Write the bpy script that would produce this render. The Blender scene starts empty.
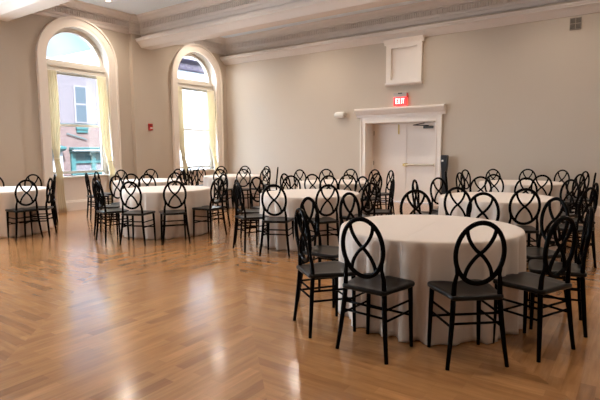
import bpy, bmesh, math, random
from mathutils import Vector, Matrix
random.seed(7)
PI = math.pi
S = bpy.context.scene
COL = S.collection
R = math.radians

# ------------------------------------------------------------------ camera, sky, exposure
W, D, CEIL = -10.84, 11.40, 4.72          # window wall plane, door wall plane, ceiling
EAST, SOUTH = 4.6, -3.6
cam_d = bpy.data.cameras.new('camera')
cam = bpy.data.objects.new('camera', cam_d)
COL.objects.link(cam)
cr = Vector((0.81712, 0.57643, -0.00683)).normalized()
cf = Vector((-0.57394, 0.81236, -0.10332)).normalized()
cu = cr.cross(cf).normalized()
M = Matrix((cr, cu, -cf)).transposed().to_4x4()
M.translation = (0, 0, 1.38)
cam.matrix_world = M
cam_d.sensor_width = 36
cam_d.lens = 490.08 / 600 * 36
cam_d.dof.use_dof = False
S.camera = cam

vs = S.view_settings
vs.view_transform = 'Standard'
vs.look = 'None'
vs.gamma = 1
vs.use_curve_mapping = False
vs.exposure = 0.6

SKY_LOW, SKY_HIGH, SKY_LOBE = 1.05, 9.0, 12.0      # sky near the roofs and the bright sky overhead, then the added lobe
wd = bpy.data.worlds.new('sky')
S.world = wd
wd.use_nodes = True
wt = wd.node_tree
wt.nodes.clear()
wo = wt.nodes.new('ShaderNodeOutputWorld')
bg = wt.nodes.new('ShaderNodeBackground')
tc = wt.nodes.new('ShaderNodeTexCoord')
nz = wt.nodes.new('ShaderNodeTexNoise')
nz.inputs['Scale'].default_value = 5
nz.inputs['Detail'].default_value = 4
rp = wt.nodes.new('ShaderNodeValToRGB')
rp.color_ramp.elements[0].position = .42
rp.color_ramp.elements[0].color = (.52, .72, 1.0, 1)
rp.color_ramp.elements[1].position = .62
rp.color_ramp.elements[1].color = (.88, .94, 1.0, 1)
wt.links.new(tc.outputs['Generated'], nz.inputs['Vector'])
wt.links.new(nz.outputs['Fac'], rp.inputs['Fac'])
sx = wt.nodes.new('ShaderNodeSeparateXYZ')
wt.links.new(tc.outputs['Generated'], sx.inputs[0])
el = wt.nodes.new('ShaderNodeMapRange')
el.interpolation_type = 'SMOOTHSTEP'
el.inputs['From Min'].default_value = .40
el.inputs['From Max'].default_value = .62
el.inputs['To Min'].default_value = SKY_LOW
el.inputs['To Max'].default_value = SKY_HIGH
wt.links.new(sx.outputs['Z'], el.inputs['Value'])
wt.links.new(rp.outputs['Color'], bg.inputs['Color'])
# bright lobe added to the unseen south-west sky, to light the door wall
dt = wt.nodes.new('ShaderNodeVectorMath'); dt.operation = 'DOT_PRODUCT'
dt.inputs[1].default_value = Vector((-.62, -.70, .34)).normalized()
wt.links.new(tc.outputs['Generated'], dt.inputs[0])
cb = wt.nodes.new('ShaderNodeMapRange'); cb.interpolation_type = 'SMOOTHSTEP'
cb.inputs['From Min'].default_value = .45; cb.inputs['From Max'].default_value = .9
cb.inputs['To Min'].default_value = 0; cb.inputs['To Max'].default_value = SKY_LOBE
wt.links.new(dt.outputs['Value'], cb.inputs['Value'])
ad = wt.nodes.new('ShaderNodeMath'); ad.operation = 'ADD'
wt.links.new(el.outputs['Result'], ad.inputs[0]); wt.links.new(cb.outputs['Result'], ad.inputs[1])
wt.links.new(ad.outputs[0], bg.inputs['Strength'])
wt.links.new(bg.outputs['Background'], wo.inputs['Surface'])

# sun over our roof, on the houses across the street
sun_d = bpy.data.lights.new('sun', 'SUN')
sun_d.energy = 19.0
sun_d.color = (.86, .93, 1.0)
sun_d.angle = R(.6)
sun = bpy.data.objects.new('sun', sun_d)
COL.objects.link(sun)
sun.location = (10, 0, 20)
sun.rotation_euler = Vector((-.62, .22, -.75)).to_track_quat('-Z', 'Y').to_euler()
LAMP_W = 78.0
# daylight stand-ins: area lamps added outside the two unseen west windows
for wy in (2.97, -.57):
    al = bpy.data.lights.new('daylight_fill', 'AREA'); al.shape = 'RECTANGLE'; al.size = 2.9; al.size_y = 1.4
    al.energy = 220; al.color = (.86, .93, 1.0)
    ao = bpy.data.objects.new('daylight_fill', al); COL.objects.link(ao)
    ao.matrix_world = Matrix.Translation((W - .42, wy, 2.45)) @ Matrix(((0, 0, -1), (0, 1, 0), (1, 0, 0))).to_4x4()
      

# ------------------------------------------------------------------ materials
def mat(name, col, rough=.6, spec=.5, metal=0, noise=0, nscale=8, bump=0, bscale=40, coat=0):
    m = bpy.data.materials.new(name)
    m.use_nodes = True
    nt = m.node_tree
    b = nt.nodes['Principled BSDF']
    b.inputs['Base Color'].default_value = (*col, 1)
    b.inputs['Roughness'].default_value = rough
    b.inputs['Specular IOR Level'].default_value = spec
    b.inputs['Metallic'].default_value = metal
    b.inputs['Coat Weight'].default_value = coat
    b.inputs['Coat Roughness'].default_value = .12
    t = nt.nodes.new('ShaderNodeTexCoord')
    n = nt.nodes.new('ShaderNodeTexNoise')
    n.inputs['Scale'].default_value = nscale
    n.inputs['Detail'].default_value = 5
    nt.links.new(t.outputs['Object'], n.inputs['Vector'])
    mx = nt.nodes.new('ShaderNodeMix')
    mx.data_type = 'RGBA'
    mx.inputs['A'].default_value = (*[c * (1 - noise) for c in col], 1)
    mx.inputs['B'].default_value = (*[min(1, c * (1 + noise)) for c in col], 1)
    nt.links.new(n.outputs['Fac'], mx.inputs['Factor'])
    nt.links.new(mx.outputs['Result'], b.inputs['Base Color'])
    if bump:
        n2 = nt.nodes.new('ShaderNodeTexNoise')
        n2.inputs['Scale'].default_value = bscale
        nt.links.new(t.outputs['Object'], n2.inputs['Vector'])
        bp = nt.nodes.new('ShaderNodeBump')
        bp.inputs['Strength'].default_value = bump
        bp.inputs['Distance'].default_value = .01
        nt.links.new(n2.outputs['Fac'], bp.inputs['Height'])
        nt.links.new(bp.outputs['Normal'], b.inputs['Normal'])
    return m

def emit(name, col, s):
    m = bpy.data.materials.new(name)
    m.use_nodes = True
    b = m.node_tree.nodes['Principled BSDF']
    b.inputs['Base Color'].default_value = (*col, 1)
    b.inputs['Emission Color'].default_value = (*col, 1)
    b.inputs['Emission Strength'].default_value = s
    return m

M_WALL = mat('wall_paint', (.57, .482, .392), .75, .25, noise=.02, nscale=1.5, bump=.05, bscale=120)
M_TRIM = mat('cream_trim', (.86, .77, .69), .5, .4, noise=.02)
M_CORN = mat('cornice_plaster', (.76, .69, .64), .6, .35, noise=.03, nscale=4)
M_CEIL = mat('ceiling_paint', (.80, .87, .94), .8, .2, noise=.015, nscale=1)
M_DOOR = mat('door_paint', (.85, .76, .68), .45, .4, noise=.015)
M_SASH = mat('sash_paint', (.72, .66, .58), .4, .5, noise=.02)
M_BLACK = mat('black_lacquer', (.003, .0025, .0025), .16, .13, noise=.2, nscale=30)
M_BLACK.node_tree.nodes['Principled BSDF'].inputs['IOR'].default_value = 1.22
M_SEAT = mat('black_seat_lacquer', (.006, .005, .0045), .3, .22, noise=.2, nscale=12)
M_TABLE = mat('plywood', (.45, .32, .2), .6)
M_STEEL = mat('dark_metal', (.05, .045, .04), .4, .5, .6)
M_BRASS = mat('brass', (.55, .38, .14), .3, .5, 1)
M_BAR = mat('satin_brass_bar', (.50, .42, .32), .35, .5, .7)
M_BRONZE = mat('aged_bronze', (.18, .14, .10), .4, .5, .8)
M_RED = mat('red_plastic', (.45, .015, .015), .35)
M_WHITE = mat('white_plastic', (.8, .77, .72), .4)
M_GREY = mat('grey_plastic', (.42, .37, .34), .5)
M_DARK = mat('black_plastic', (.012, .012, .013), .35)
M_VENT = mat('vent_metal', (.2, .16, .12), .5)
M_VENTD = mat('vent_inside', (.06, .05, .04), .8)
M_EXIT = emit('exit_red', (1, .03, .03), 1.5)
M_EXITW = emit('exit_letters', (1, .62, .58), 2.6)
M_LAMP = emit('lamp_glow', (1, .86, .68), 14)
M_TEAL = mat('teal_paint', (.02, .075, .075), .6, noise=.15)
M_TEALD = mat('teal_panel', (.018, .05, .055), .6, noise=.1)
M_PALE = mat('pale_render', (.105, .085, .093), .8, noise=.05, nscale=2)
M_WHITEB = mat('white_render', (.78, .78, .79), .8, noise=.04, nscale=2)
M_PALE2 = mat('pale_stone', (.22, .22, .23), .8)
M_PALE3 = mat('pink_stone', (.15, .13, .14), .8)
M_LILAC = mat('lilac_brick', (.045, .033, .055), .8, noise=.3, nscale=6)
M_STREET = mat('asphalt', (.1, .1, .1), .9, noise=.2)
M_BLUEG = mat('far_glass', (.055, .068, .08), .15, .8)

def brick_mat():
    m = bpy.data.materials.new('pink_brick')
    m.use_nodes = True
    nt = m.node_tree
    b = nt.nodes['Principled BSDF']
    b.inputs['Roughness'].default_value = .85
    t = nt.nodes.new('ShaderNodeTexCoord')
    mp = nt.nodes.new('ShaderNodeMapping')
    mp.inputs['Rotation'].default_value = (0, PI / 2, PI / 2)
    br = nt.nodes.new('ShaderNodeTexBrick')
    br.inputs['Color1'].default_value = (.085, .042, .036, 1)
    br.inputs['Color2'].default_value = (.12, .068, .060, 1)
    br.inputs['Mortar'].default_value = (.12, .1, .1, 1)
    br.inputs['Scale'].default_value = 4
    nt.links.new(t.outputs['Object'], mp.inputs['Vector'])
    nt.links.new(mp.outputs['Vector'], br.inputs['Vector'])
    nt.links.new(br.outputs['Color'], b.inputs['Base Color'])
    return m
M_BRICK = brick_mat()

def glass_mat():
    m = bpy.data.materials.new('window_glass')
    m.use_nodes = True
    nt = m.node_tree
    nt.nodes.clear()
    o = nt.nodes.new('ShaderNodeOutputMaterial')
    t = nt.nodes.new('ShaderNodeBsdfTransparent')
    t.inputs['Color'].default_value = (.96, .98, .98, 1)
    g = nt.nodes.new('ShaderNodeBsdfGlossy')
    g.inputs['Roughness'].default_value = .03
    mx = nt.nodes.new('ShaderNodeMixShader')
    mx.inputs[0].default_value = .06
    nt.links.new(t.outputs[0], mx.inputs[1])
    nt.links.new(g.outputs[0], mx.inputs[2])
    nt.links.new(mx.outputs[0], o.inputs[0])
    return m
M_GLASS = glass_mat()

def curtain_mat():
    m = bpy.data.materials.new('cream_sheer')
    m.use_nodes = True
    nt = m.node_tree
    nt.nodes.clear()
    o = nt.nodes.new('ShaderNodeOutputMaterial')
    d = nt.nodes.new('ShaderNodeBsdfDiffuse')
    d.inputs['Color'].default_value = (.90, .85, .74, 1)
    t = nt.nodes.new('ShaderNodeBsdfTranslucent')
    t.inputs['Color'].default_value = (.96, .87, .66, 1)
    mx = nt.nodes.new('ShaderNodeMixShader')
    mx.inputs[0].default_value = .42
    nt.links.new(d.outputs[0], mx.inputs[1])
    nt.links.new(t.outputs[0], mx.inputs[2])
    nt.links.new(mx.outputs[0], o.inputs[0])
    return m
M_CURT = curtain_mat()

def cloth_mat():
    m = mat('white_linen', (.80, .69, .61), .8, .2, noise=.02, nscale=3)
    nt = m.node_tree
    b = nt.nodes['Principled BSDF']
    b.inputs['Sheen Weight'].default_value = .15
    # pressed fold creases: two perpendicular lines over the top
    t = nt.nodes.new('ShaderNodeTexCoord')
    sp = nt.nodes.new('ShaderNodeSeparateXYZ')
    nt.links.new(t.outputs['Object'], sp.inputs[0])
    hs = []
    for ax in ('X', 'X'):
        a = nt.nodes.new('ShaderNodeMath'); a.operation = 'ABSOLUTE'
        nt.links.new(sp.outputs[ax], a.inputs[0])
        r = nt.nodes.new('ShaderNodeMapRange')
        r.inputs['From Min'].default_value = 0
        r.inputs['From Max'].default_value = .006
        r.inputs['To Min'].default_value = 1
        r.inputs['To Max'].default_value = 0
        nt.links.new(a.outputs[0], r.inputs['Value'])
        hs.append(r)
    ad = nt.nodes.new('ShaderNodeMath'); ad.operation = 'MAXIMUM'
    nt.links.new(hs[0].outputs[0], ad.inputs[0]); nt.links.new(hs[1].outputs[0], ad.inputs[1])
    bp = nt.nodes.new('ShaderNodeBump')
    bp.inputs['Strength'].default_value = .5
    bp.inputs['Distance'].default_value = .006
    nt.links.new(ad.outputs[0], bp.inputs['Height'])
    nt.links.new(bp.outputs['Normal'], b.inputs['Normal'])
    return m
M_CLOTH = cloth_mat()

def floor_mat():
    """Strips of planks laid at right angles to each other, meeting on diagonal joints."""
    m = bpy.data.materials.new('oak_plank_floor')
    m.use_nodes = True
    nt = m.node_tree
    L = nt.links
    N = lambda k: nt.nodes.new(k)
    b = nt.nodes['Principled BSDF']
    t = N('ShaderNodeTexCoord')
    sp = N('ShaderNodeSeparateXYZ')
    L.new(t.outputs['Object'], sp.inputs[0])
    def mth(op, a, c=None):
        n = N('ShaderNodeMath'); n.operation = op
        for i, v in enumerate((a, c)):
            if v is None: continue
            if isinstance(v, (int, float)): n.inputs[i].default_value = v
            else: L.new(v, n.inputs[i])
        return n.outputs[0]
    s = mth('MULTIPLY', mth('ADD', sp.outputs['X'], sp.outputs['Y']), .7071)
    z = mth('MODULO', mth('FLOOR', mth('DIVIDE', mth('ADD', s, 34.4), 1.65)), 2.0)
    cb1 = N('ShaderNodeCombineXYZ'); L.new(sp.outputs['Y'], cb1.inputs[0]); L.new(sp.outputs['X'], cb1.inputs[1])
    cb2 = N('ShaderNodeCombineXYZ'); L.new(sp.outputs['X'], cb2.inputs[0]); L.new(sp.outputs['Y'], cb2.inputs[1])
    mv = N('ShaderNodeMix'); mv.data_type = 'VECTOR'
    L.new(z, mv.inputs['Factor']); L.new(cb1.outputs[0], mv.inputs['A']); L.new(cb2.outputs[0], mv.inputs['B'])
    vec = mv.outputs['Result']
    br = N('ShaderNodeTexBrick')
    br.inputs['Scale'].default_value = 1
    br.inputs['Brick Width'].default_value = .40
    br.inputs['Row Height'].default_value = .083
    br.inputs['Mortar Size'].default_value = .0012
    br.inputs['Mortar Smooth'].default_value = .1
    br.inputs['Bias'].default_value = 0
    br.offset = .37
    br.inputs['Color1'].default_value = (0, 0, 0, 1)
    br.inputs['Color2'].default_value = (1, 1, 1, 1)
    br.inputs['Mortar'].default_value = (.12, .12, .12, 1)
    L.new(vec, br.inputs['Vector'])
    mp = N('ShaderNodeMapping'); mp.inputs['Scale'].default_value = (2.6, 22, 1)
    L.new(vec, mp.inputs['Vector'])
    n = N('ShaderNodeTexNoise'); n.inputs['Scale'].default_value = 1.3; n.inputs['Detail'].default_value = 6
    L.new(mp.outputs[0], n.inputs['Vector'])
    n2 = N('ShaderNodeTexNoise'); n2.inputs['Scale'].default_value = .8; n2.inputs['Detail'].default_value = 3
    L.new(t.outputs['Object'], n2.inputs['Vector'])
    r = N('ShaderNodeMapRange')
    r.inputs['From Min'].default_value = .25; r.inputs['From Max'].default_value = .75
    r.inputs['To Min'].default_value = .78; r.inputs['To Max'].default_value = 1.18
    L.new(n.outputs['Fac'], r.inputs['Value'])
    r2 = N('ShaderNodeMapRange')
    r2.inputs['From Min'].default_value = .3; r2.inputs['From Max'].default_value = .7
    r2.inputs['To Min'].default_value = .92; r2.inputs['To Max'].default_value = 1.06
    L.new(n2.outputs['Fac'], r2.inputs['Value'])
    sc = mth('MULTIPLY', r.outputs[0], r2.outputs[0])
    vm = N('ShaderNodeVectorMath'); vm.operation = 'SCALE'
    cr_ = N('ShaderNodeValToRGB')
    e = cr_.color_ramp.elements
    e[0].position = 0; e[0].color = (.33, .15, .055, 1)
    e[1].position = 1; e[1].color = (.55, .265, .10, 1)
    for ps, c in ((.05, (.36, .165, .06, 1)), (.12, (.43, .20, .074, 1)), (.75, (.49, .235, .088, 1))):
        q = e.new(ps); q.color = c
    L.new(br.outputs['Color'], cr_.inputs['Fac'])
    L.new(cr_.outputs['Color'], vm.inputs[0]); L.new(sc, vm.inputs['Scale'])
    L.new(vm.outputs[0], b.inputs['Base Color'])
    rr = N('ShaderNodeMapRange')
    rr.inputs['To Min'].default_value = .13; rr.inputs['To Max'].default_value = .26
    L.new(n.outputs['Fac'], rr.inputs['Value'])
    L.new(rr.outputs[0], b.inputs['Roughness'])
    b.inputs['Specular IOR Level'].default_value = .7
    b.inputs['Coat Weight'].default_value = .5
    b.inputs['Coat Roughness'].default_value = .13
    bp = N('ShaderNodeBump'); bp.inputs['Strength'].default_value = .22; bp.inputs['Distance'].default_value = .004
    hh = mth('ADD', mth('MULTIPLY', br.outputs['Fac'], -.5), n.outputs['Fac'])
    L.new(hh, bp.inputs['Height'])
    L.new(bp.outputs['Normal'], b.inputs['Normal'])
    return m
M_FLOOR = floor_mat()

# ------------------------------------------------------------------ mesh helpers
class MB:
    """collects vertices and faces of one mesh"""
    def __init__(s): s.v = []; s.f = []
    def box(s, x0, x1, y0, y1, z0, z1):
        k = len(s.v)
        s.v += [(x, y, z) for x in (x0, x1) for y in (y0, y1) for z in (z0, z1)]
        s.f += [[k + i for i in q] for q in ((0, 1, 3, 2), (4, 6, 7, 5), (0, 4, 5, 1), (2, 3, 7, 6), (0, 2, 6, 4), (1, 5, 7, 3))]
        return s
    def quad(s, *p):
        k = len(s.v); s.v += [tuple(q) for q in p]; s.f.append(list(range(k, k + len(p)))); return s
    def loft(s, rings, closed=False, cap=True):
        k = len(s.v); n = len(rings[0])
        for r in rings: s.v += [tuple(q) for q in r]
        m = len(rings)
        for i in range(m if closed else m - 1):
            a = k + i * n; b = k + ((i + 1) % m) * n
            for j in range(n):
                s.f.append([a + j, a + (j + 1) % n, b + (j + 1) % n, b + j])
        if cap and not closed:
            s.f.append([k + j for j in range(n)][::-1]); s.f.append([k + (m - 1) * n + j for j in range(n)])
        return s
    def tube(s, pts, rad, n=8, closed=False, flat=1.0, up=None):
        pts = [Vector(p) for p in pts]; m = len(pts)
        if not isinstance(rad, (list, tuple)): rad = [rad] * m
        rings = []
        u = Vector(up) if up else None
        for i, p in enumerate(pts):
            a = pts[(i - 1) % m] if (closed or i) else p
            c = pts[(i + 1) % m] if (closed or i < m - 1) else p
            t = (c - a).normalized()
            if u is None:
                u = Vector((0, 0, 1)) if abs(t.z) < .9 else Vector((1, 0, 0))
            q = (u - t * u.dot(t)).normalized(); w = t.cross(q)
            if not up: u = q
            rings.append([p + q * math.cos(2 * PI * j / n) * rad[i] * flat + w * math.sin(2 * PI * j / n) * rad[i] for j in range(n)])
        return s.loft(rings, closed)
    def lathe(s, prof, c=(0, 0, 0), n=24):
        rings = [[(c[0] + r * math.cos(2 * PI * j / n), c[1] + r * math.sin(2 * PI * j / n), c[2] + z) for j in range(n)] for r, z in prof]
        return s.loft(rings)
    def prof(s, axis, pf, a, b, face=1, base=0):
        """extrude a moulding profile [(offset, z)] between a and b; axis 'x': runs along x, offset along y"""
        rings = []
        for e in (a, b):
            rings.append([(e, base + face * o, z) if axis == 'x' else (base + face * o, e, z) for o, z in pf])
        return s.loft(rings)
    def build(s, name, m, parent=None, smooth=False, bevel=0):
        me = bpy.data.meshes.new(name)
        me.from_pydata(s.v, [], s.f)
        bm = bmesh.new(); bm.from_mesh(me)
        bmesh.ops.recalc_face_normals(bm, faces=bm.faces)
        if bevel:
            bmesh.ops.bevel(bm, geom=list(bm.edges), offset=bevel, segments=2, affect='EDGES', profile=.5)
        bm.to_mesh(me); bm.free()
        if smooth:
            for p in me.polygons: p.use_smooth = True
        me.materials.append(m)
        o = bpy.data.objects.new(name, me); COL.objects.link(o)
        if parent is not None: o.parent = parent
        return o

def tag(o, label=None, cat=None, group=None, kind=None):
    for k, v in (('label', label), ('category', cat), ('group', group), ('kind', kind)):
        if v: o[k] = v
    return o
def empty(name, loc=(0, 0, 0), rz=0):
    o = bpy.data.objects.new(name, None); COL.objects.link(o)
    o.location = loc; o.rotation_euler = (0, 0, rz); o.empty_display_size = .1
    return o
def struct(name, mb, m, parent=None, **k):
    o = mb.build(name, m, parent, **k)
    if parent is None: o['kind'] = 'structure'
    return o
def copy_tree(o, parent=None):
    c = o.copy(); COL.objects.link(c)
    if parent is not None: c.parent = parent
    for ch in list(o.children): copy_tree(ch, c)
    return c

# ------------------------------------------------------------------ the room
PIL = [(-2.72, -1.97), (.82, 1.57), (4.36, 5.11), (7.90, 8.65)]      # pilasters on the window wall (Y ranges)
WIN = [(-.57), (2.97), (6.52), (10.18)]                              # window centres
HW, SPR, SILL = .76, 3.43, .80                                       # half opening, spring line, sill height
BEAMS = [-2.28, 1.26, 4.80, 8.34]

struct('floor', MB().box(W - .35, EAST, SOUTH, D + .5, -.05, 0), M_FLOOR)
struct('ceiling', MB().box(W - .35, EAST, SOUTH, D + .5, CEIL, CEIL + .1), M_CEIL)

def window_wall():
    mb = MB()
    y = SOUTH
    def face(y0, y1, z0, z1, x=W): mb.quad((x, y0, z0), (x, y1, z0), (x, y1, z1), (x, y0, z1))
    DEP = .32
    for c in WIN:
        a, b = c - HW, c + HW
        face(y, a, 0, CEIL)
        face(a, b, 0, SILL)
        n = 32
        pts = [(c - HW * math.cos(PI * i / n), SPR + HW * math.sin(PI * i / n)) for i in range(n + 1)]
        for (y0, z0), (y1, z1) in zip(pts, pts[1:]):
            mb.quad((W, y0, z0), (W, y1, z1), (W, y1, CEIL), (W, y0, CEIL))
            mb.quad((W, y0, z0), (W - DEP, y0, z0), (W - DEP, y1, z1), (W, y1, z1))
            mb.quad((W - DEP, y0, z0), (W - DEP, y1, z1), (W - DEP, y1, CEIL), (W - DEP, y0, CEIL))
        for e in (a, b):
            mb.quad((W, e, SILL), (W - DEP, e, SILL), (W - DEP, e, SPR), (W, e, SPR))
        mb.quad((W, a, SILL), (W - DEP, a, SILL), (W - DEP, b, SILL), (W, b, SILL))
        face(a, b, 0, SILL, W - DEP)
        face(y, a, 0, CEIL, W - DEP)
        y = b
    face(y, D + .5, 0, CEIL); face(y, D + .5, 0, CEIL, W - DEP)
    for a, b in PIL:
        mb.box(W - .01, W + .12, a, b, 0, CEIL)
    o = struct('wall_west', mb, M_WALL)
window_wall()

def door_wall():
    mb = MB()
    x0, x1, h, dep = -5.95, -4.11, 2.03, .40
    mb.box(W - .35, x0, D, D + .5, 0, CEIL)
    mb.box(x1, EAST, D, D + .5, 0, CEIL)
    mb.box(x0, x1, D, D + .5, h, CEIL)
    struct('wall_north', mb, M_WALL)
door_wall()
struct('wall_east', MB().box(EAST, EAST + .2, SOUTH, D + .5, 0, CEIL), M_WALL)
struct('wall_south', MB().box(W - .35, EAST + .2, SOUTH - .2, SOUTH, 0, CEIL), M_WALL)

# cornices: profile as (offset from face, z)
ENT = [(0, 4.28), (.035, 4.30), (.05, 4.36), (.07, 4.37), (.07, 4.42), (.075, 4.43), (.075, 4.55), (.13, 4.56), (.13, 4.59), (.15, 4.60), (.19, 4.65), (.25, 4.68), (.26, 4.72), (0, 4.72)]
CRN = [(0, 3.98), (.03, 3.985), (.05, 4.00), (.10, 4.035), (.17, 4.085), (.21, 4.10), (.235, 4.115), (.235, 4.145), (.26, 4.15), (.26, 4.185), (.12, 4.195), (0, 4.20)]
def dentils(mb, axis, a, b, face, base):
    n = int(abs(b - a) / .056)
    for i in range(n):
        s = a + (b - a) * (i + .25) / n; e = a + (b - a) * (i + .8) / n
        y0, y1 = base + face * .07, base + face * .115
        if axis == 'x': mb.box(s, e, min(y0, y1), max(y0, y1), 4.43, 4.535)
        else: mb.box(min(y0, y1), max(y0, y1), s, e, 4.43, 4.535)
k = 1
def trim(mb, m=M_CORN, nm=None):
    global k
    o = struct('trim_%d' % k, mb, m); k += 1
    return o
# door wall: big crown and dentilled cornice
mb = MB().prof('x', CRN, W, EAST, -1, D); trim(mb)
mb = MB().prof('x', ENT, W, EAST, -1, D); dentils(mb, 'x', W + .3, EAST - .1, -1, D); trim(mb)
# beams
HB = .14
for y in BEAMS:
    mb = MB().box(W + .0, EAST, y - HB, y + HB, 3.98, CEIL)
    for f in (-1, 1):
        mb.prof('x', [(o * .7, z) for o, z in CRN], W, EAST, f, y + f * HB)
        mb.prof('x', ENT, W, EAST, f, y + f * HB)
        if y > 1 and f < 0 or y == 8.28: dentils(mb, 'x', W + .3, EAST - .1, f, y + f * HB)
    struct('ceiling_beam', mb, M_CORN)
for a, b in PIL:
    mb = MB().prof('y', ENT[:6] + [(o * .8, z) for o, z in ENT[6:]], a - .05, b + .05, 1, W + .10); trim(mb)
# window wall bays: dentilled cornice only
edges = [SOUTH] + [v for y in BEAMS for v in (y - HB, y + HB)] + [D]
for a, b in zip(edges[::2], edges[1::2]):
    mb = MB().prof('y', ENT, a, b, 1, W)
    if b > 3: dentils(mb, 'y', a + .3, b - .3, 1, W)
    trim(mb)

# baseboards
BASE = [(0, 0), (.035, 0), (.035, .15), (.025, .165), (.025, .19), (.01, .21), (0, .21)]
mb = MB()
ys = [SOUTH] + [v for p in PIL for v in p] + [D]
for a, b in zip(ys[::2], ys[1::2]): mb.prof('y', BASE, a, b, 1, W)
for a, b in PIL: mb.prof('y', BASE, a - .03, b + .03, 1, W + .12)
struct('baseboard_west', mb, M_TRIM)
mb = MB().prof('x', BASE, W, -6.11, -1, D).prof('x', BASE, -3.95, EAST, -1, D)
struct('baseboard_north', mb, M_TRIM)
struct('baseboard_east', MB().prof('y', BASE, SOUTH, D, -1, EAST), M_TRIM)
struct('baseboard_south', MB().prof('x', BASE, W, EAST, 1, SOUTH), M_TRIM)

# ------------------------------------------------------------------ windows
def arch_ring(mb, c, r0, r1, x0, x1, zb, n=32):
    """band of width r0..r1 that follows jambs and arch, from x0 to x1 thick, starting at height zb"""
    path = [(-1, zb), ] + [(-math.cos(PI * i / n), SPR + 0) for i in range(n + 1)] + [(1, zb)]
    inner, outer = [], []
    inner.append((c - r0, zb)); outer.append((c - r1, zb))
    for i in range(n + 1):
        a = PI * i / n
        inner.append((c - r0 * math.cos(a), SPR + r0 * math.sin(a)))
        outer.append((c - r1 * math.cos(a), SPR + r1 * math.sin(a)))
    inner.append((c + r0, zb)); outer.append((c + r1, zb))
    rings = [[(x0, i[0], i[1]), (x1, i[0], i[1]), (x1, o[0], o[1]), (x0, o[0], o[1])] for i, o in zip(inner, outer)]
    mb.loft(rings)
def make_window(c, num):
    mb = MB()
    arch_ring(mb, c, HW - .005, HW + .05, W - .01, W + .035, 0)
    arch_ring(mb, c, HW + .05, HW + .175, W - .01, W + .05, 0)
    arch_ring(mb, c, HW + .175, HW + .215, W - .01, W + .085, 0)
    fr = struct('window_%d' % num, mb, M_TRIM)
    xs = W - .27
    mb = MB()
    arch_ring(mb, c, HW - .09, HW, xs - .04, xs + .06, SILL)
    mb.build('window_frame', M_SASH, fr)
    mb = MB().box(xs - .04, xs + .11, c - HW, c + HW, 3.17, 3.28).box(xs - .04, xs + .14, c - HW, c + HW, 3.28, 3.36).box(xs - .04, xs + .10, c - HW, c + HW, 3.36, 3.42)
    mb.build('transom', M_SASH, fr)
    for nm, z0, z1, x in (('sash', 1.94, 3.17, xs - .02), ('sash', .84, 1.99, xs + .02)):
        m2 = MB().box(x - .02, x + .02, c - HW + .06, c - HW + .13, z0, z1).box(x - .02, x + .02, c + HW - .13, c + HW - .06, z0, z1)
        m2.box(x - .02, x + .02, c - HW + .13, c + HW - .13, z0, z0 + .06).box(x - .02, x + .02, c - HW + .13, c + HW - .13, z1 - .05, z1)
        m2.build(nm, M_SASH, fr)
    g = MB().box(xs - .004, xs + .004, c - HW + .1, c + HW - .1, .88, 3.17)
    n = 24; r = HW - .05
    front = [(c - r * math.cos(PI * i / n), SPR + r * math.sin(PI * i / n)) for i in range(n + 1)]
    front = [(c - r, 3.40)] + front + [(c + r, 3.40)]
    g.loft([[(xs - .004, y, z) for y, z in front], [(xs + .004, y, z) for y, z in front]])
    g.build('window_pane', M_GLASS, fr)
    s = MB().box(W - .32, W + .10, c - HW - .10, c + HW + .10, SILL - .045, SILL)
    s.build('window_sill', M_SASH, fr, bevel=.006)
    a = MB().box(W - .01, W + .045, c - HW, c + HW, SILL - .13, SILL - .045)
    a.box(W - .01, W + .02, c - HW, c + HW, .21, SILL - .13)
    a.prof('y', [(0, 0), (.06, 0), (.06, .19), (.045, .21), (.045, .225), (0, .24)], c - HW, c + HW, 1, W)
    a.build('apron', M_TRIM, fr)
    return fr
for i, c in enumerate(WIN): make_window(c, (4, 3, 1, 2)[i])

# ------------------------------------------------------------------ door, casing and hardware
X0, X1, DH, YD = -5.95, -4.11, 2.03, D + .38
mb = MB()
for a, b in ((X0 - .15, X0), (X1, X1 + .15)):
    mb.box(a, b, D - .035, D + .01, 0, DH + .0)
    mb.box(a + (.11 if a > X0 else 0), b - (0 if a > X0 else .11), D - .06, D - .035, 0, DH + .12)
    mb.box(a + (.0 if a > X0 else .12), b - (.12 if a > X0 else 0), D - .05, D - .035, 0, DH)
mb.box(X0 - .15, X1 + .15, D - .035, D + .01, DH, DH + .22)
mb.box(X0 - .03, X1 + .03, D - .05, D - .035, DH, DH + .035)
mb.prof('x', [(0, DH + .14), (.05, DH + .145), (.06, DH + .20), (.085, DH + .22), (.12, DH + .25), (.16, DH + .30), (.17, DH + .31), (.17, DH + .345), (.15, DH + .36), (0, DH + .36)], X0 - .26, X1 + .24, -1, D)
casing = struct('door_frame', mb, M_TRIM)
jb = MB().box(X0, X0 + .012, D, YD + .06, 0, DH).box(X1 - .012, X1, D, YD + .06, 0, DH).box(X0, X1, D, YD + .06, DH - .012, DH)
jb.box(X0 + .012, X0 + .03, YD - .03, YD + .05, 0, DH)
jb.build('door_jamb', M_TRIM, casing)
XM = (X0 + X1) / 2
hd = MB()
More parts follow.
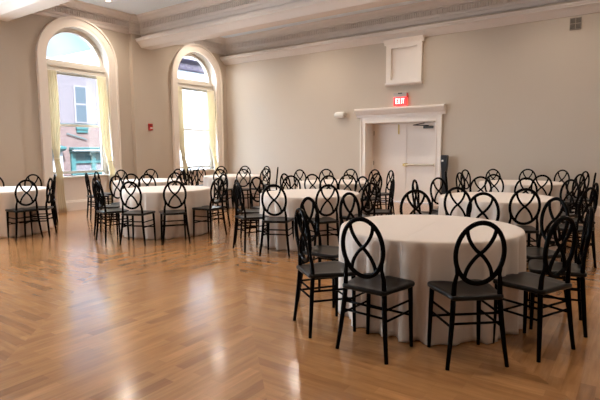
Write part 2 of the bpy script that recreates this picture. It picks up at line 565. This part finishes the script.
for n, (a, b) in enumerate(((X0 + .02, XM - .003), (XM + .003, X1 - .02))):
    leaf = struct('door_%d' % (n + 1), MB().box(a, b, YD, YD + .045, .01, DH - .015), M_DOOR, bevel=.003)
    if n == 0:
        for z in (.22, 1.0, 1.78):
            MB().box(a - .005, a + .022, YD - .012, YD + .001, z - .055, z + .055).build('hinge', M_BRONZE, leaf, bevel=.002)
        mb = MB().box(b - .20, b - .165, YD - .012, YD, 1.74, 1.98).tube([(b - .183, YD - .016, 1.76), (b - .183, YD - .016, 1.99)], .009)
        mb.build('surface_bolt', M_BRASS, leaf)
        MB().box(b - .006, b + .03, YD - .012, YD - .0005, .02, DH - .02).build('astragal', M_DOOR, leaf)
    else:
        mb = MB().tube([(a + .02, YD - .07, .965), (b - .07, YD - .07, .965)], .024, 10)
        mb.build('push_bar', M_BAR, leaf)
        mb = MB()
        for x in (a + .03, b - .09):
            mb.box(x - .035, x + .035, YD - .085, YD, .925, 1.005)
        mb.box(a - .06, a - .0, YD - .04, YD - .014, .935, .995)
        mb.build('bar_bracket', M_BRASS, leaf, bevel=.004)
        mb = MB().box(b - .42, b - .17, YD - .065, YD, 1.865, 1.925)
        mb.build('door_closer', M_STEEL, leaf, bevel=.01)
        MB().tube([(b - .28, YD - .05, 1.935), (b - .62, YD - .20, 1.95), (b - .40, YD - .03, 2.0)], .012).build('closer_arm', M_STEEL, leaf)

# ------------------------------------------------------------------ framed niche above the door
nx0, nx1, nz0, nz1, nd = -5.37, -4.46, 2.93, 4.0, .09
mb = MB()
mb.box(nx0, nx0 + .12, D - nd, D + .001, nz0 + .12, nz1 - .20).box(nx1 - .12, nx1, D - nd, D + .001, nz0 + .12, nz1 - .20)
mb.box(nx0, nx1, D - nd, D + .001, nz1 - .20, nz1 - .11).box(nx0, nx1, D - nd, D + .001, nz0 + .05, nz0 + .12)
mb.prof('x', [(0, nz1 - .11), (nd + .005, nz1 - .11), (nd + .02, nz1 - .07), (nd + .05, nz1 - .03), (nd + .06, nz1 - .02), (nd + .06, nz1 + .01), (0, nz1 + .02)], nx0 - .05, nx1 + .05, -1, D)
mb.prof('x', [(0, nz0 - .02), (nd, nz0 - .01), (nd + .025, nz0 + .02), (nd + .025, nz0 + .045), (0, nz0 + .05)], nx0 - .02, nx1 + .02, -1, D)
nf = mb.build('niche_frame', M_TRIM)
tag(nf, 'cream moulded frame around a blank panel high above the double doors', 'frame')
MB().box(nx0 + .12, nx1 - .12, D - .02, D - .002, nz0 + .12, nz1 - .20).build('blank_panel', M_DOOR, nf)

# ------------------------------------------------------------------ exit sign
es = empty('exit_sign', (-5.0, D - .05, 2.42))
tag(es, 'illuminated red EXIT sign mounted above the door cornice', 'sign')
MB().box(-.17, .17, -.03, .05, .205, .31).build('housing', M_GREY, es, bevel=.006)
MB().box(-.05, .06, -.035, -.03, .28, .305).build('canopy_slot', M_DARK, es)
MB().box(.172, .19, -.03, .03, .19, .29).build('side_bracket', M_RED, es, bevel=.003)
MB().box(-.165, .165, -.02, .02, .0, .205).build('sign_panel', M_EXIT, es, bevel=.003)
def letters(txt, w):
    """block capitals built from bars, 5 x 7 grid"""
    G = {'E': [(0, 0, 1, 7), (1, 0, 4, 1), (1, 3, 3.4, 4), (1, 6, 4, 7)], 'I': [(1.5, 0, 2.5, 7)], 'T': [(0, 6, 4, 7), (1.5, 0, 2.5, 6)]}
    mb = MB(); x = 0
    for ch in txt:
        if ch == 'X':
            for s in (1, -1):
                a, b = (0, 3) if s > 0 else (3, 0)
                k = len(mb.v)
                pts = [(x + a, 0), (x + a + 1.1, 0), (x + b + 1.1, 7), (x + b, 7)]
                mb.loft([[(q[0], 0 + (.05 if s > 0 else 0), q[1]) for q in pts], [(q[0], .6, q[1]) for q in pts]])
        else:
            for a, z0, b, z1 in G[ch]: mb.box(x + a, x + b, 0, .6, z0, z1)
        x += 3.6 if ch == 'I' else 5.2
    x -= 1.2; s = w / x
    mb.v = [((p[0] - x / 2) * s, p[1] * .01, p[2] * s) for p in mb.v]
    return mb
lt = letters('EXIT', .225).build('letters', M_EXITW, es)
lt.location = (0, -.026, .045); lt.scale.z = 1.45

# ------------------------------------------------------------------ small wall things
v = empty('wall_vent', (-1.305, D - .012, 3.825))
v.scale = (.86, 1, .86)
tag(v, 'small square brown air vent grille high on the wall beneath the crown', 'vent')
MB().box(-.12, .12, .002, .012, -.135, .135).build('backing', M_VENTD, v)
mb = MB()
for z in range(9): mb.box(-.105, .105, -.006, .004, -.115 + z * .026, -.103 + z * .026)
mb.build('louvres', M_VENT, v)
mb = MB().box(-.12, -.108, -.012, .004, -.135, .135).box(.108, .12, -.012, .004, -.135, .135).box(-.108, .108, -.012, .004, -.135, -.122).box(-.108, .108, -.012, .004, .122, .135)
mb.box(-.007, .007, -.012, .004, -.122, .122).box(-.108, .108, -.012, .004, -.007, .007)
mb.build('vent_frame', mat('vent_rim', (.33, .26, .2), .5), v)

e = empty('wall_light', (-6.66, D, 2.27))
tag(e, 'small white capsule-shaped fixture on the wall beside the door casing', 'wall light')
MB().lathe([(.03, 0), (.05, .005), (.05, .02), (.02, .03)], n=16).build('mount', M_WHITE, e, smooth=True).rotation_euler = (PI / 2, 0, 0)
pr = [(0.001, -.125), (.03, -.12), (.052, -.10), (.06, -.06), (.06, .05), (.056, .09), (.04, .10)]
c_ = MB().lathe(pr, n=20).build('body', M_WHITE, e, smooth=True); c_.rotation_euler = (0, PI / 2, 0); c_.location = (-.01, -.085, 0)
c_ = MB().lathe([(.04, .0), (.05, .002), (.046, .03), (.02, .035)], n=20).build('lens_cap', mat('beige_cap', (.5, .42, .34), .5), e, smooth=True); c_.rotation_euler = (0, PI / 2, 0); c_.location = (.09, -.085, 0); e.scale = (1.3, 1.2, 1.3)
MB().box(-.015, .015, -.04, -.01, -.02, .02).build('arm', M_WHITE, e)

f = empty('fire_alarm', (W + .121, 8.36, 1.985))
tag(f, 'small red fire alarm pull station on the pilaster between the windows', 'alarm')
MB().box(0, .045, -.06, .06, -.085, .085).build('housing', M_RED, f, bevel=.006)
MB().box(.045, .06, -.03, .05, -.045, -.015).build('pull_handle', M_WHITE, f, bevel=.004)
MB().box(.045, .05, -.045, .045, .03, .06).build('nameplate', mat('dark_red', (.12, .005, .005), .4), f)

# black pedestal by the door
b = empty('pedestal_stand', (-3.83, D - .16, 0)); b.scale = (.86, .86, 1)
tag(b, 'tall black pedestal unit with a small white window standing beside the door', 'stand')
MB().box(-.12, .12, -.11, .11, 0, .03).build('base', M_DARK, b, bevel=.01)
MB().box(-.055, .055, -.05, .05, .03, .62).build('column', M_DARK, b, bevel=.01)
MB().loft([[(sx * w, sy * d, z) for sx, sy in ((-1, -1), (1, -1), (1, 1), (-1, 1))] for z, w, d in ((.60, .055, .05), (.80, .062, .055), (1.0, .08, .07), (1.19, .085, .07), (1.22, .08, .065))]).build('head', M_DARK, b, bevel=.006)
MB().box(-.06, -.01, -.076, -.069, 1.07, 1.11).build('window', M_WHITE, b)

# recessed ceiling lamps
def downlight(x, y):
    o = empty('recessed_light', (x, y, CEIL))
    MB().lathe([(.045, -.004), (.085, -.006), (.09, 0), (.09, .004), (.045, .004)], n=24).build('trim_ring', M_WHITE, o, smooth=True)
    MB().lathe([(.001, -.008), (.03, -.0075), (.044, -.005), (.044, -.001)], n=20).build('bulb', M_LAMP, o, smooth=True)
    l = bpy.data.lights.new('lamp', 'SPOT'); l.energy = LAMP_W * (1.45 if x < -6 else .85); l.color = (1, .87, .72)
    l.spot_size = R(150); l.spot_blend = .9; l.shadow_soft_size = .06
    lo = bpy.data.objects.new('lamp', l); COL.objects.link(lo); lo.parent = o; lo.location = (0, 0, -.03)
    return o
LX = [-10.05, -7.2, -4.3, -1.4, 1.5]
for y in (2.97, 6.84, 10.0):
    for x in LX[(1 if y < 3 else 0):]:
        tag(downlight(x, y), 'small bright recessed lamp in the white ceiling above the arched windows' if (x, y) == (-10.05, 6.84) else 'small round recessed lamp in the plaster ceiling outside the picture', 'ceiling light', 'recessed ceiling lamps')

# ------------------------------------------------------------------ curtains
def curtain(yt0, yt1, yp0, yp1, zp, yb0, yb1, label, out=.14):
    rows = []
    prof = [(3.16, yt0, yt1, W - .06), (2.6, yt0 + .0, yt1 + .015, W - .05), (2.0, yt0 + .01, yt1, W - .03), (1.55, yt0 * .7 + yp0 * .3, yt1 * .6 + yp1 * .4, W - .0), (zp, yp0, yp1, W + .06),
            (.85, yp0 - .01, yp1 + .02, W + .13), (.45, yb0 + .0, yb1 - .03, W + out), (.012, yb0, yb1, W + out)]
    nseg = 40
    # smooth interpolation between the key rows
    keys = []
    for i in range(len(prof) - 1):
        for j in range(4):
            t = j / 4; t2 = t * t * (3 - 2 * t)
            keys.append(tuple(a + (b - a) * t2 if q else a + (b - a) * t for q, (a, b) in enumerate(zip(prof[i], prof[i + 1]))))
    keys.append(prof[-1])
    mb = MB(); rings = []
    ph = random.random() * 6
    for z, a, b, x in keys:
        w = b - a
        amp = .018 + .25 * max(0, .16 - w) * .3
        front, back = [], []
        for i in range(nseg + 1):
            s = i / nseg
            y = a + w * s
            xx = x + amp * math.sin(s * 2 * PI * 4.5 + ph + .4 * math.sin(z * 1.3)) + .006 * math.sin(s * 31 + z * 2)
            front.append((xx + .002, y, z)); back.append((xx - .002, y, z))
        rings.append(front + back[::-1])
    mb.loft(rings)
    o = mb.build('curtain', M_CURT, None, smooth=True)
    tag(o, label, 'curtain', 'cream curtains at the arched windows')
    yc = (yp0 + yp1) / 2; hw = (yp1 - yp0) / 2 + .008
    MB().tube([(W + .06 + .036 * math.cos(t * PI / 8), yc + hw * math.sin(t * PI / 8), zp) for t in range(16)], .012, 6, closed=True).build('tieback', M_CURT, o, smooth=True)
curtain(5.77, 6.03, 5.79, 5.92, 1.20, 5.76, 5.98, 'long cream curtain on the teal shopfront window, tied on its side away from the pilaster')
curtain(6.99, 7.26, 7.10, 7.25, 1.10, 7.06, 7.28, 'long cream curtain tied beside the pilaster at the window showing the teal shopfront')
curtain(9.43, 9.66, 9.46, 9.58, 1.20, 9.42, 9.64, 'long cream curtain tied beside the pilaster at the window nearest the room corner')
curtain(10.62, 10.92, 10.68, 10.84, 1.16, 10.64, 10.86, 'long cream curtain tied on the side of the far window closest to the room corner')

# ------------------------------------------------------------------ outside, across the street
XB = -20.0
struct('street', MB().box(-60, W - 1.0, -40, 70, -1.6, -1.5), M_STREET)
# brick house with teal shopfront
bh = empty('brick_building', (XB, 10, -1.5))
tag(bh, 'pink brick building with a teal shopfront across the street', 'building')
def part(nm, m, mb, par=bh, off=(XB, 10, -1.5), **k):
    mb.v = [(a - off[0], b_ - off[1], c - off[2]) for a, b_, c in mb.v]
    return mb.build(nm, m, par, **k)
part('wall', M_BRICK, MB().box(XB - 8, XB, 9.4, 14.6, -1.5, 2.48))
part('upper_wall', M_PALE, MB().box(XB - 8, XB - .02, 9.4, 14.6, 2.48, 5.0))
part('string_course', M_TEALD, MB().box(XB - .02, XB + .05, 9.4, 14.6, 2.46, 2.52))
for c in (10.3, 12.03, 13.7):
    fr = part('window', M_PALE3, MB().box(XB - .01, XB + .03, c - .3, c + .3, 2.55, 4.15))
    for z0, z1 in ((2.62, 3.32), (3.40, 4.08)):
        part('pane', M_BLUEG, MB().box(XB + .03, XB + .04, c - .23, c + .23, z0, z1)).parent = fr
    part('lintel', M_TEAL, MB().box(XB, XB + .08, c - .28, c + .26, 2.28, 2.40))
    part('lintel', M_TEAL, MB().box(XB, XB + .06, c - .26, c + .24, 2.15, 2.24))
mb = MB().prof('y', [(0, 1.30), (.15, 1.32), (.25, 1.40), (.35, 1.46), (.35, 1.50), (0, 1.52)], 11.4, 14.3, 1, XB)
part('shop_cornice', M_TEAL, mb)
part('fascia', M_PALE2, MB().box(XB, XB + .38, 11.4, 14.3, 1.36, 1.42))
mb = MB()
for c in (11.52, 12.45, 13.4, 14.2): mb.box(XB, XB + .12, c - .09, c + .09, -1.5, 1.3)
part('shop_pilasters', M_TEAL, mb)
part('shop_panel', M_TEALD, MB().box(XB, XB + .05, 11.6, 14.2, .9, 1.3))
part('shop_rail', M_TEAL, MB().box(XB, XB + .1, 11.6, 14.2, .84, .92).box(XB, XB + .1, 11.6, 14.2, .36, .44))
part('shop_window', M_PALE, MB().box(XB, XB + .03, 11.6, 14.2, -1.2, .88))
mb = MB().prof('y', [(0, 1.34), (.3, 1.38), (.45, 1.46), (.45, 1.54), (0, 1.60)], 9.6, 11.05, 1, XB)
part('door_hood', M_TEAL, mb)
part('porch', M_PALE2, MB().box(XB, XB + .2, 9.7, 9.95, -1.5, 1.34).box(XB, XB + .2, 10.75, 11.0, -1.5, 1.34).box(XB, XB + .04, 9.95, 10.75, -1.5, 1.34))
part('awning_arm', M_TEAL, MB().tube([(XB + .06, 11.3, 2.1), (XB + .06, 12.2, 1.85)], .02))
part('parapet', M_WHITEB, MB().box(XB - 8, XB + .1, 9.35, 14.6, 5.0, 5.12))
wb = empty('white_building', (XB, 20, -1.5))
tag(wb, 'tall white building with a purple patterned cornice seen through the far window', 'building')
o2 = (XB, 20, -1.5)
part('wall', M_WHITEB, MB().box(XB - 8, XB, 14.62, 30, -1.5, 6.4), wb, o2)
mb = MB().prof('y', [(0, 5.5), (.12, 5.55), (.12, 5.9), (.3, 6.02), (.3, 6.08), (0, 6.1)], 14.62, 30, 1, XB)
part('cornice', M_LILAC, mb, wb, o2)
mb = MB()
for i in range(34): mb.tube([(XB + .125, 14.9 + i * .45 + .13 * math.cos(t * PI / 6), 5.72 + .11 * math.sin(t * PI / 6)) for t in range(12)], .022, 6, closed=True)
part('cornice_rosettes', M_PALE, mb, wb, o2)
for c in (15.7, 20.6, 22.6):
    fr = part('window', M_PALE, MB().box(XB, XB + .04, c - .45, c + .45, 2.2, 4.4), wb, o2)
    part('pane', M_BLUEG, MB().box(XB + .04, XB + .05, c - .37, c + .37, 2.28, 3.25).box(XB + .04, XB + .05, c - .37, c + .37, 3.33, 4.32), wb, o2).parent = fr

# ------------------------------------------------------------------ tables and cloths
TB = {'T1': (-1.46, 3.93), 'T2': (-6.59, 5.43), 'T3': (-4.06, 6.0), 'T4': (-1.6, 6.8), 'T9': (-1.91, 9.88),
      'T8': (-5.06, 8.36), 'T7': (-8.48, 9.1), 'T6': (-8.77, 6.76), 'T5': (-8.95, 3.85)}
TD = {'T1': 'big front table', 'T2': 'table before fire alarm pilaster', 'T3': 'middle table before door wall', 'T4': 'table directly behind the front one',
      'T9': 'rearmost table under air vent', 'T8': 'far table beside the doors', 'T7': 'far table near room corner', 'T6': 'table against window wall',
      'T5': 'table cut by picture edge'}
TL = {'T1': 'white floor-length tablecloth with crossing creases, the largest and closest one',
      'T2': 'white floor-length tablecloth on the round table before the fire alarm pilaster',
      'T3': 'white floor-length tablecloth on the middle round table before the door wall',
      'T4': 'white floor-length tablecloth directly behind the big front table',
      'T9': 'white floor-length tablecloth on the rearmost table under the air vent',
      'T8': 'white floor-length tablecloth on the far table beside the double doors',
      'T7': 'white floor-length tablecloth on the far table near the room corner',
      'T6': 'white floor-length tablecloth on the table against the window wall',
      'T5': 'white floor-length tablecloth cut by the picture edge near the first window'}
ZT = .735
t0 = empty('round_table')
MB().lathe([(.001, 0), (.705, 0), (.715, .006), (.715, .02), (.705, .026), (.001, .026)], (0, 0, ZT - .03), 48).build('tabletop', M_TABLE, t0)
for i in range(4):
    a = PI / 4 + i * PI / 2
    MB().tube([(.45 * math.cos(a), .45 * math.sin(a), ZT - .03), (.52 * math.cos(a), .52 * math.sin(a), .0)], .016, 8).build('leg', M_STEEL, t0)
def cloth(name, rz):
    r0 = .733; n = 168
    rnd = random.Random(hash(name) % 1000 + len(name) * 7 + ord(name[1]))
    ks = [(kk, rnd.random() * 2 * PI, rnd.uniform(.5, 1)) for kk in (9, 13, 17, 22, 27, 31)]
    def f(a):
        s = sum(w * math.sin(kk * a + ph) for kk, ph, w in ks) / 1.9
        s = math.tanh(1.5 * s) + .12 * math.sin(47 * a)
        return min(.6, s)
    rings = []
    for r, z in ((.03, ZT), (.2, ZT), (.45, ZT), (.66, ZT), (.715, ZT - .0005), (.728, ZT - .004), (.733, ZT - .012)):
        rings.append([(r * math.cos(2 * PI * j / n), r * math.sin(2 * PI * j / n), z) for j in range(n)])
    for i in range(1, 19):
        s = i / 18; z = (ZT - .012) * (1 - s) + .005 * s
        A = .047 * s ** .38
        row = []
        for j in range(n):
            a = 2 * PI * j / n
            q = f(a + .03 * math.sin(3 * a) * s)
            rr = r0 + .004 * s + A * q - .006 * s
            if s > .97: rr += .006 * math.sin(23 * a)
            row.append((rr * math.cos(a), rr * math.sin(a), z))
        rings.append(row)
    mb = MB(); mb.loft(rings, cap=False); mb.f.append(list(range(n)))
    o = mb.build('tablecloth', M_CLOTH, None, smooth=True)
    o.rotation_euler.z = rz
    sd = o.modifiers.new('thickness', 'SOLIDIFY'); sd.thickness = .0025; sd.offset = -1
    return o
for i, (n_, (x, y)) in enumerate(TB.items()):
    t = t0 if i == 0 else copy_tree(t0)
    t.location = (x, y, 0)
    tag(t, 'round banquet table hidden under ' + TL[n_].replace('white floor-length ', 'the ').split(',')[0], 'table', 'round banquet tables')
    c = cloth(n_, {'T1': R(5.8)}.get(n_, i * .7)); c.location = (x, y, 0)
    tag(c, TL[n_], 'tablecloth', 'white floor-length tablecloths')

# ------------------------------------------------------------------ chairs
def make_chair():
    r = empty('oval_back_chair')
    # seat outline
    out = []
    hf, hr, xf, xr = .205, .172, .20, -.185
    def corner(cx, cy, rad, a0, a1, n=5):
        return [(cx + rad * math.cos(R(a0 + (a1 - a0) * i / n)), cy + rad * math.sin(R(a0 + (a1 - a0) * i / n))) for i in range(n + 1)]
    out += corner(xr + .03, hr - .03, .03, 180, 100)
    out += [(-.08, hr + .004), (0, hr + .016), (.06, hr + .028)]
    out += corner(xf - .05, hf - .05, .05, 80, 12)
    out += [(xf + .006, .08), (xf + .009, 0)]
    out = out + [(x, -y) for x, y in out[::-1][1:]]
    def ring(s, z): return [(x * s + (1 - s) * .005, y * s, z) for x, y in out]
    mb = MB().loft([ring(.95, .434), ring(.985, .438), ring(1.0, .447), ring(1.0, .457), ring(.985, .464), ring(.94, .467), ring(.82, .463), ring(.5, .459)])
    mb.build('seat', M_SEAT, r, smooth=True)
    px = lambda z: -.150 - .05 * (z - .46) / .47
    # oval back
    zc, hz, hy = .732, .194, .156
    n = 44
    pts = []
    for i in range(n):
        a = 2 * PI * i / n
        y, z = hy * math.sin(a), zc + hz * math.cos(a)
        pts.append((px(z), y, z))
    MB().tube(pts, .0155, 8, closed=True, up=(1, 0, 0)).build('oval_frame', M_BLACK, r, smooth=True)
    a_ = .090
    zt = hz * math.sqrt(1 - (a_ / hy) ** 2)
    for s in (1, -1):
        pp = []
        for i in range(17):
            t = i / 16
            z = zc + zt * (1 - 2 * t)
            cq = math.cos(PI * t); y = s * a_ * math.copysign(abs(cq) ** .82, cq)
            pp.append((px(z) + s * .004, y, z))
        MB().tube(pp, .0125, 8, up=(1, 0, 0)).build('crossed_slat', M_BLACK, r, smooth=True)
    for s in (1, -1):
        pp = [(-.190, .196, 0), (-.176, .177, .15), (-.162, .160, .32), (-.152, .152, .45), (-.156, .148, .54), (px(.60), .138, .60), (px(.655), .146, .655)]
        MB().tube([(x, s * y, z) for x, y, z in pp], [.0135, .0155, .0175, .0175, .015, .012, .010], 8).build('leg', M_BLACK, r, smooth=True)
        pp = [(.172, .180, 0), (.170, .176, .15), (.168, .172, .32), (.165, .168, .437)]
        MB().tube([(x, s * y, z) for x, y, z in pp], [.0125, .0145, .0165, .018], 8).build('leg', M_BLACK, r, smooth=True)
        for z in (.335, .26):
            k_ = .185 - .16 * (z / 1.9)
            MB().tube([(-.162 - .012 * (.33 - z) / .1, s * (.160 + .02 * (.33 - z)), z + .0), (.169, s * .173, z)], .0085, 6).build('stretcher', M_BLACK, r, smooth=True)
    for x, z, w in ((-.163, .345, .161), (-.166, .285, .165), (.169, .225, .174)):
        MB().tube([(x, -w, z), (x, w, z)], .0085, 6).build('stretcher', M_BLACK, r, smooth=True)
    return r
CH = {'T1': [(1.10, -53, 4), (1.14, -92.5, -3), (1.10, -21, -3), (1.16, -125, -2), (1.12, -169, -8), (1.10, 158, 14), (1.21, 118, 0), (1.10, 83, 0), (1.21, 48, 0), (1.17, 14, -4)],
      'T2': [(1.15, -137), (1.18, -97, -6), (1.22, -64), (1.22, -34), (1.10, 6), (1.12, 76), (1.10, 123), (1.10, 159), (1.10, -168)],
      'T3': [(1.16, -114), (1.1, -150), (1.1, 176), (1.1, 141), (1.1, 107), (1.1, 73), (1.22, 32), (1.1, -9), (1.11, -44, 12), (1.13, -80, 14)],
      'T4': [(1.1, 153), (1.2, 115), (1.1, 82), (1.2, 51), (1.14, 16), (1.22, -25), (1.14, -62), (1.22, -97), (1.1, -172)],
      'T9': [(1.35, -163), (1.22, -136), (1.22, 161), (1.19, 128), (1.22, 95), (1.22, 63), (1.17, 32), (1.19, 4), (1.14, -27), (1.22, -64), (1.22, -99)],
      'T8': [(1.2, -109), (1.1, -80), (1.22, -48), (1.1, -15), (1.22, 50), (1.22, 76), (1.2, 104), (1.21, 130), (1.22, 160)],
      'T7': [(1.22, -122), (1.15, -152), (1.1, -177), (1.1, 150), (1.1, 116), (1.1, 79), (1.12, 39), (1.22, -9), (1.22, -36), (1.1, -63)],
      'T6': [(1.1, -141), (1.25, -112), (1.1, 176), (1.1, 140), (1.1, 105), (1.1, 74), (1.22, -53), (1.15, -12)],
      'T5': [(1.1, -5), (1.1, 127), (1.08, 17, 30), (1.06, 100, -42), (1.1, 162)]}
ORD = ['first', 'second', 'third', 'fourth', 'fifth', 'sixth', 'seventh']
chair0 = make_chair(); used = False
for tn, lst in CH.items():
    tx, ty = TB[tn]
    va = math.degrees(math.atan2(-ty, -tx))          # direction from the table back to the viewer
    info = []
    for e in lst:
        d, a = e[0], e[1]; tw = e[2] if len(e) > 2 else 0
        pxx, pyy = tx + d * math.cos(R(a)), ty + d * math.sin(R(a))
        rz = R(a + 180 + tw)
        if tn == 'T1' and a not in (-53, 14): pxx += .016; pyy += .011
        info.append([pxx + .195 * math.cos(rz), pyy + .195 * math.sin(rz), rz, a])
    def side(a): return 'near' if math.cos(R(a - va)) > 0 else 'far'
    lat = lambda q: (q[0] * cr.x + q[1] * cr.y) / (q[0] * cf.x + q[1] * cf.y)
    for sd in ('near', 'far'):
        g = sorted([q for q in info if side(q[3]) == sd], key=lat)
        for i, q in enumerate(g):
            c = chair0 if not used else copy_tree(chair0); used = True
            c.location = (q[0], q[1], 0); c.rotation_euler = (0, 0, q[2])
            if i == 0 and len(g) > 1: pos = 'closest to windows'
            elif i == len(g) - 1: pos = 'farthest from windows'
            else: pos = ORD[i] + ' from windows'
            tag(c, 'black chair, %s side of %s, %s' % (sd, TD[tn], pos), 'chair', 'black oval-back chairs around ' + TD[tn])
